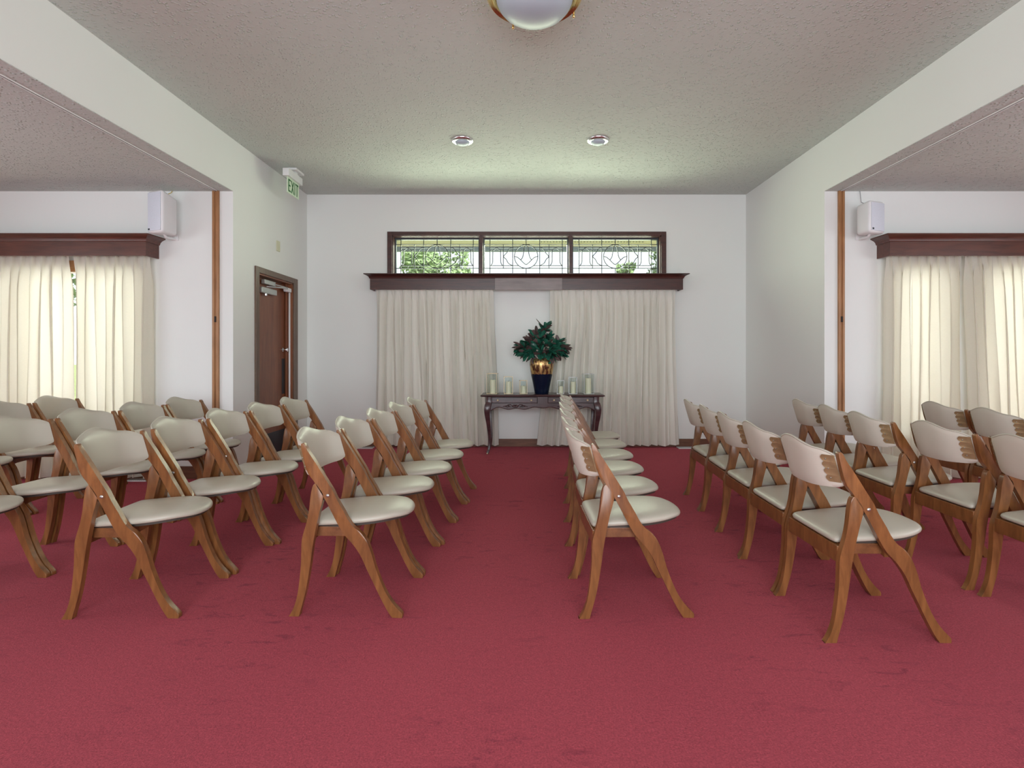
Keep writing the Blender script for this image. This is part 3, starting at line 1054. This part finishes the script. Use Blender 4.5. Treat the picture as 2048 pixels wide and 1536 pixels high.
# drawers
for d0, d1 in ((-.605, -.065), (.065, .605)):
    bm = BM(); box(bm, d0, d1, yf - .008, yf + .004, .612, .676, .003)
    dr = obj('drawer', bm, M['console'], tb)
    bm = BM(); box(bm, d0 - .005, d1 + .005, yf - .0015, yf + .002, .607, .681)
    obj('drawer_gap', bm, M['dark'], dr)
    for kx in (d0 + .07, d1 - .07):
        bm = BM()
        rings = [[(kx + r * math.cos(a * PI / 8), yf - .008 - h, .644 + r * math.sin(a * PI / 8)) for a in range(16)] for r, h in
                 ((.013, 0), (.013, .003), (.005, .006), (.006, .012), (.012, .016), (.011, .021), (.003, .024))]
        loft(bm, rings)
        obj('knob', bm, M['thin_brass'], dr, smooth=True)
# cabriole legs
def cab_leg(sx, sy):
    bm = BM()
    P = [(0, .684, .030), (.000, .62, .031), (.016, .575, .033), (.024, .53, .032), (.020, .46, .027), (.006, .36, .022), (-.006, .24, .0175), (-.008, .14, .015),
         (.002, .06, .0135), (.014, .030, .014), (.020, .012, .012)]
    P = catmull(P, 3)
    lx = (TX1 - .015) * sx; ly = (TY1 - .02) * sy
    pts = [(lx + sx * a * .9, ly + sy * a * .9, z) for a, z, r in P]
    tube(bm, pts, [r * 1.22 for a, z, r in P], 12, square=True)
    o = obj('leg', bm, M['console'], tb, smooth=True, angle=60)
    if sy < 0:
        bm = BM()
        bmesh.ops.create_uvsphere(bm, u_segments=12, v_segments=8, radius=.012)
        bmesh.ops.translate(bm, vec=(lx + sx * .02, ly - .022, .012), verts=bm.verts)
        obj('caster', bm, M['thin_brass'], o, smooth=True)
for sx in (-1, 1):
    for sy in (-1, 1):
        cab_leg(sx, sy)

# ------------------------------------------------------------------ vase with leaves
TOPZ = .709
pl = thing('vase', 'tall black and gold vase holding dark magnolia leaves on the console table', 'vase', (.265, 6.600, TOPZ))
bm = BM()
lathe(bm, [(.055, 0), (.080, 0), (.084, .006), (.094, .06), (.110, .14), (.128, .22), (.141, .30), (.147, .355), (.145, .395), (.136, .420), (.128, .428),
           (.120, .424), (.125, .40), (.125, .36), (.05, .35)], 40)
obj('vase_body', bm, M['vase'], pl, smooth=True, angle=60)
rnd = random.Random(5)
bm = BM()


def leaf(bm, base, d, length, width, mi, curl):
    d = d.normalized()
    side = d.cross(Vector((0, 0, 1)))
    if side.length < .1: side = Vector((1, 0, 0))
    side.normalize()
    side = (Matrix.Rotation(rnd.uniform(-.9, .9), 3, d) @ side).normalized()
    up = side.cross(d).normalized()
    n = 9
    rows = []
    for i in range(n):
        t = i / (n - 1)
        w = width * (math.sin(PI * min(1, t * .93 + .04)) ** .55)
        c_ = base + d * (length * t) + up * (-curl * length * t * t)
        cup = .22 * w
        rows.append([bm.verts.new(c_ + side * w * .5 + up * cup), bm.verts.new(c_ - up * cup * .3), bm.verts.new(c_ - side * w * .5 + up * cup)])
    for a, b_ in zip(rows[:-1], rows[1:]):
        for k in range(2):
            f = bm.faces.new((a[k], a[k + 1], b_[k + 1], b_[k])); f.material_index = mi

# rosettes placed so the bush is wide and domed with a high tip
ros = []
for (x, z, y, b) in [(-.20, .50, -.02, 0), (-.26, .60, .0, 1), (-.17, .66, .03, 1), (-.10, .55, -.12, 0), (0, .50, -.15, 0), (.10, .52, -.13, 0), (.20, .52, -.05, 0),
                     (.27, .58, .0, 1), (.18, .64, -.05, 0), (.08, .64, -.12, 1), (-.05, .66, -.10, 0), (-.12, .73, 0, 1), (.0, .76, -.04, 1), (.09, .74, 0, 0),
                     (.02, .86, 0, 1), (.06, .90, .0, 0), (-.02, .60, .12, 0), (.14, .60, .12, 0), (-.14, .58, .12, 1), (.22, .66, .03, 0), (-.08, .80, .02, 1),
                     (-.24, .53, .06, 0), (.24, .49, .05, 1), (-.12, .47, -.1, 0), (.12, .46, -.1, 0)]:
    ros.append((Vector((x * 1.02, min(y, .05) * .9, .45 + (z - .45) * .80)), b))
for c0, b in ros:
    ax = (c0 - Vector((0, 0, .48))).normalized()
    nl = 12
    for k in range(nl):
        a = 2 * PI * k / nl + rnd.uniform(-.2, .2)
        s_ = ax.orthogonal().normalized(); u_ = ax.cross(s_)
        tilt = rnd.choice([.35, .75, 1.15])
        d = ax * math.cos(tilt) + (s_ * math.cos(a) + u_ * math.sin(a)) * math.sin(tilt)
        mi = 1 if (b and rnd.random() < .55) or (not b and rnd.random() < .15) else 0
        leaf(bm, c0 - ax * .03, d, rnd.uniform(.095, .135), rnd.uniform(.052, .068), mi, rnd.uniform(-.1, .35))
leaf(bm, Vector((.02, 0, .82)), Vector((-.75, 0, .55)), .13, .03, 1, -.2)
leaf(bm, Vector((.04, 0, .80)), Vector((.65, -.1, .8)), .12, .05, 0, .1)
obj('leaves', bm, [M['leaf_green'], M['leaf_brown']], pl, smooth=True)
bm = BM()
for c0, b in ros:
    tube(bm, [(rnd.uniform(-.03, .03), rnd.uniform(-.03, .03), .37), tuple(c0 * .6 + Vector((0, 0, .20))), tuple(c0)], .004, 5)
obj('stems', bm, M['stem'], pl)

# ------------------------------------------------------------------ lanterns and candles
def lantern(px, w, h, ch, cw, label, clabel, frame):
    Y = 6.60
    x = (px - 1040) * Y / 1080
    o = thing('candle_holder', label, 'candle holder', (x, Y, TOPZ), rnd.uniform(-.12, .12), 'glass candle holders on the console table')
    r = w / 2; e = .0024
    bm = BM()
    for sx in (-1, 1):
        for sy in (-1, 1):
            box(bm, sx * r - e, sx * r + e, sy * r - e, sy * r + e, 0, h)
    for z in (.004, h - .002):
        for s in (-1, 1):
            box(bm, -r + e, r - e, s * r - e, s * r + e, z - e, z + e)
            box(bm, s * r - e, s * r + e, -r + e, r - e, z - e, z + e)
    box(bm, -r + e, r - e, -r + e, r - e, .001, .004)
    obj('metal_frame', bm, frame, o)
    bm = BM()
    for s in (-1, 1):
        box(bm, -r + e, r - e, s * r - .001, s * r + .001, .008, h - .006)
        box(bm, s * r - .001, s * r + .001, -r + e, r - e, .008, h - .006)
    obj('glass_walls', bm, M['lantern_glass'], o)
    c = thing('candle', clabel, 'candle', (x + .004, Y, TOPZ + .0045), 0, 'pillar candles in the glass holders')
    bm = BM(); lathe(bm, [(cw * .3, 0), (cw / 2, 0), (cw / 2, ch - .004), (cw / 2 - .004, ch), (cw * .15, ch - .006)], 24)
    obj('wax', bm, M['wax'], c, smooth=True, angle=40)
    bm = BM(); tube(bm, [(0, 0, ch - .008), (.001, 0, ch + .004), (.003, 0, ch + .010)], .0015, 5)
    obj('wick', bm, M['black'], c)

lantern(985, .118, .250, .165, .070, 'tallest glass candle holder with pale brass frame, left end of console', 'tall ivory candle at left end of console', M['thin_brass'])
lantern(1016.5, .102, .210, .145, .068, 'middle-sized brass framed glass holder left of the vase', 'middle candle left of the vase', M['thin_brass'])
lantern(1046.5, .084, .165, .092, .070, 'smallest brass framed glass holder just left of the vase', 'short candle just left of the vase', M['thin_brass'])
lantern(1121, .082, .165, .090, .058, 'smallest glass holder just right of the vase', 'short candle just right of the vase', M['silver_frame'])
lantern(1145.5, .096, .205, .142, .062, 'middle-sized glass holder right of the vase', 'middle candle right of the vase', M['silver_frame'])
lantern(1176, .118, .245, .185, .072, 'tallest glass holder at right end of the console', 'tall ivory candle at right end of console', M['silver_frame'])

# ================================================================== WALL AND CEILING FITTINGS
def speaker(label, x, z, w, h, d, ang, taper, wirecol, wx):
    o = thing('wall_speaker', label, 'speaker', (x, 0, z), 0, 'white wall speakers')
    body = BM()
    # local: front at -Y
    f = [(-w / 2, -d / 2, -h / 2), (w / 2, -d / 2, -h / 2), (w / 2, -d / 2, h / 2), (-w / 2, -d / 2, h / 2)]
    g = [(-w / 2 * taper, d / 2, -h / 2 * .97), (w / 2 * taper, d / 2, -h / 2 * .97), (w / 2 * taper, d / 2, h / 2 * (taper * .3 + .6)), (-w / 2 * taper, d / 2, h / 2 * (taper * .3 + .6))]
    loft(body, [f, g])
    bmesh.ops.bevel(body, geom=list(body.edges), offset=.028, segments=4, affect='EDGES', profile=.5)
    cab = obj('cabinet', body, M['white_plastic'], o, smooth=True, angle=40)
    gr = BM(); box(gr, -w / 2 + .022, w / 2 - .022, -d / 2 - .006, -d / 2 + .004, -h / 2 + .022, h / 2 - .022, .004)
    gr_o = obj('grille', gr, M['grille'], o, smooth=True, angle=40)
    bd = BM(); box(bd, -w / 2 + .03, -w / 2 + .05, -d / 2 - .008, -d / 2 - .005, -h / 2 + .03, -h / 2 + .045)
    bd_o = obj('badge', bd, M['lead'], gr_o)
    for c_ in (cab, gr_o):
        c_.rotation_euler = (0, 0, ang)
    yc = YA - .165
    for c_ in (cab, gr_o):
        c_.location = (0, yc, 0)
    br = BM()
    box(br, -.035, .035, YA - .012, YA, -h / 2 - .015, -h / 2 + .05, .003)
    tube(br, [(0, YA - .006, -h / 2 - .006), (0, yc + .02, -h / 2 - .012), (0, yc, -h / 2 + .01)], .012, 10)
    obj('mount', br, M['white_plastic'], o, smooth=True, angle=40)
    wr = BM(); tube(wr, [(wx, YA - .006, ZA - z), (wx * .6, YA - .03, h / 2 + .04), (0, yc + .02, h / 2 - .02)], .0035, 6)
    obj('speaker_wire', wr, wirecol, o)
    return o

speaker('larger white wall speaker above the left bay cornice', -3.305, 2.497, .205, .395, .185, R(-20), .55, M['yellow_wire'], -.03)
speaker('smaller white wall speaker above the right bay cornice', 3.248, 2.452, .215, .300, .15, R(22), .8, M['wire'], .01)

# exit sign
ex = thing('exit_sign', 'green and white EXIT sign hanging in the left ceiling corner', 'exit sign', (-2.523, 6.0, ZC))
bm = BM(); box(bm, -.033, .033, -.185, .185, -.135, -.055, .003); obj('housing', bm, M['white_plastic'], ex)
bm = BM(); box(bm, -.05, .05, -.03, .19, -.022, 0, .004); box(bm, -.012, .012, .04, .10, -.056, -.02); obj('canopy', bm, M['white_plastic'], ex)
bm = BM(); box(bm, -.004, .004, -.150, .152, -.305, -.134, .001); panel = obj('sign_panel', bm, M['sign'], ex)
bm = BM()
def stroke(bm, y0, z0, y1, z1, w=.017):
    P = Vector((0, y0, z0)); Q = Vector((0, y1, z1)); d = (Q - P).normalized(); n_ = Vector((0, -d.z, d.y)) * w / 2
    vs = []
    for xx in (.0041, .0056):
        for p in (P + n_, Q + n_, Q - n_, P - n_): vs.append(bm.verts.new((xx, p.y, p.z)))
    bm.faces.new(vs[0:4]); bm.faces.new(vs[7:3:-1])
    for i in range(4): bm.faces.new((vs[i], vs[4 + i], vs[4 + (i + 1) % 4], vs[(i + 1) % 4]))
zt, zb_ = -.152, -.288
zm_ = (zt + zb_) / 2
stroke(bm, -.120, zt, -.120, zb_); stroke(bm, -.120, zt - .008, -.068, zt - .008); stroke(bm, -.120, zm_, -.075, zm_); stroke(bm, -.120, zb_ + .008, -.068, zb_ + .008)
stroke(bm, -.050, zt, .012, zb_); stroke(bm, .012, zt, -.050, zb_)
stroke(bm, .040, zt, .040, zb_)
stroke(bm, .062, zt - .008, .132, zt - .008); stroke(bm, .097, zt, .097, zb_)
obj('lettering', bm, M['green'], panel)

bm = BM(); box(bm, XL, XL + .008, 6.095, 6.180, 2.36, 2.48, .003)
tag(obj('wall_plate', bm, M['ivory']), 'small ivory blank wall plate above the door', 'wall plate')

# recessed ceiling lights
def downlight(x, y, label):
    o = thing('recessed_light', label, 'ceiling light', (x, y, ZC), 0, 'recessed ceiling lights')
    bm = BM(); lathe(bm, [(.060, -.001), (.108, -.001), (.106, -.010), (.096, -.016), (.080, -.020), (.070, -.018), (.066, -.010)], 36)
    obj('trim_ring', bm, M['chrome'], o, smooth=True, angle=50)
    bm = BM(); lathe(bm, [(.069, -.012), (.068, -.022), (.060, -.034), (.040, -.043), (.015, -.047), (.002, -.0475)], 32)
    obj('lens', bm, M['opal'], o, smooth=True, angle=60)
downlight(-.556, 5.215, 'left of the two small recessed ceiling lights')
downlight(.752, 5.205, 'right of the two small recessed ceiling lights')

dm = thing('dome_light', 'frosted glass dome ceiling light with brass ring at the top edge', 'ceiling light', (.080, 2.975, ZC))
bm = BM()
lathe(bm, [(.10, 0), (.20, 0), (.235, -.03), (.252, -.06), (.262, -.085), (.262, -.098), (.252, -.108), (.240, -.104), (.232, -.112), (.222, -.108), (.216, -.10)], 56)
obj('brass_ring', bm, M['brass'], dm, smooth=True, angle=40)
bm = BM()
lathe(bm, [(.212, -.100), (.210, -.116), (.198, -.142), (.176, -.168), (.144, -.190), (.102, -.207), (.056, -.216), (.02, -.219), (.002, -.2195)], 56)
obj('glass_dome', bm, M['opal'], dm, smooth=True, angle=60)
for a in (R(118), R(28), R(262)):
    bm = BM()
    cx_, cy_ = .258 * math.cos(a), .258 * math.sin(a)
    lathe(bm, [(.002, -.135), (.006, -.132), (.009, -.125), (.006, -.118), (.004, -.114), (.008, -.108), (.008, -.098)], 12, cx_, cy_)
    obj('finial', bm, M['brass'], dm, smooth=True)

# floor registers
def register(x0, x1, y0, y1, label):
    bm = BM(); box(bm, x0, x1, y0, y1, 0, .012, .003)
    n = int((x1 - x0) / .02)
    o = obj('floor_register', bm, M['register']); tag(o, label, 'floor vent', 'white floor registers')
    b2 = BM()
    for k in range(n):
        xx = x0 + .015 + k * (x1 - x0 - .03) / max(1, n - 1)
        box(b2, xx - .003, xx + .003, y0 + .015, y1 - .015, .0115, .0128)
    obj('slots', b2, M['dark'], o)
register(-2.12, -1.86, 6.80, 6.91, 'white floor register at the back wall, left of the long curtains')
register(2.00, 2.21, 6.80, 6.91, 'white floor register at the back wall, right of the long curtains')
register(-3.70, -3.50, 5.05, 5.13, 'white floor register under the left bay curtain')

# ================================================================== OUTSIDE
bm = BM(); box(bm, -60, 60, YB + .4, 80, -.35, -.25); box(bm, -60, -XO - .3, -30, YB + .4, -.35, -.25); box(bm, XO + .3, 60, -30, YB + .4, -.35, -.25)
struct('ground', bm, M['lawn'], 'sunlit lawn outside the windows')
bm = BM(); box(bm, -3.4, 3.6, YB + .15, 8.28, 2.84, 2.90)
ev = struct('trim_5', bm, M['soffit'], 'boarded eave outside the high window')
bm = BM(); box(bm, -3.4, 3.6, 8.28, 8.36, 2.775, 2.94); obj('gutter', bm, M['gutter'], ev)
bm = BM()
for k in range(34):
    box(bm, .3 + k * .045, .325 + k * .045, 7.90, 7.93, 2.836, 2.8405)
obj('vent_slots', bm, M['vent'], ev)
bm = BM(); box(bm, -XO - .5, XO + .5, YR - .5, YB + .15, ZC + .26, ZC + .40); struct('roof', bm, M['gutter'])


def tree(label, x, y, z, r, h, seed, n=2600):
    rd = random.Random(seed)
    o = thing('garden_tree', label, 'tree', (x, y, -.25), 0, 'trees outside')
    bm = BM(); tube(bm, [(0, 0, 0), (.1, 0, h * .5), (.0, .1, h * .8)], [.16, .11, .05], 8); obj('trunk', bm, M['bark'], o)
    bm = BM()
    cl = [(rd.uniform(-.7, .7) * r, rd.uniform(-.7, .7) * r, h * rd.uniform(.5, .95), r * rd.uniform(.3, .55)) for _ in range(16)]
    for _ in range(n):
        cx_, cy_, cz_, cr_ = rd.choice(cl)
        v = Vector((rd.gauss(0, 1), rd.gauss(0, 1), rd.gauss(0, 1))).normalized() * cr_ * rd.uniform(.6, 1)
        p = Vector((cx_, cy_, cz_)) + v
        a = Vector((rd.gauss(0, 1), rd.gauss(0, 1), rd.gauss(0, 1))).normalized(); b_ = a.orthogonal().normalized()
        s = rd.uniform(.05, .10)
        q = [bm.verts.new(p + a * s), bm.verts.new(p + b_ * s * .6), bm.verts.new(p - a * s), bm.verts.new(p - b_ * s * .6)]
        bm.faces.new(q)
    obj('crown', bm, M['outdoor_leaf'], o)

tree('leafy green tree seen through the left light of the high window', -2.15, 15.0, 0, 1.05, 4.5, 1, 3600)
tree('small leafy tree low in the right light of the high window', 2.95, 15.5, 0, .30, 4.7, 2, 800)
tree('leafy tree at right end of the high window', 3.95, 15.0, 0, .6, 5.2, 3, 1700)
tree('leafy garden tree glimpsed between the left bay curtains', -9.9, 11.2, 0, 1.5, 4.6, 4, 2600)
tree('leafy garden tree outside the right bay window', 9.0, 11.5, 0, 1.2, 3.4, 6, 1500)
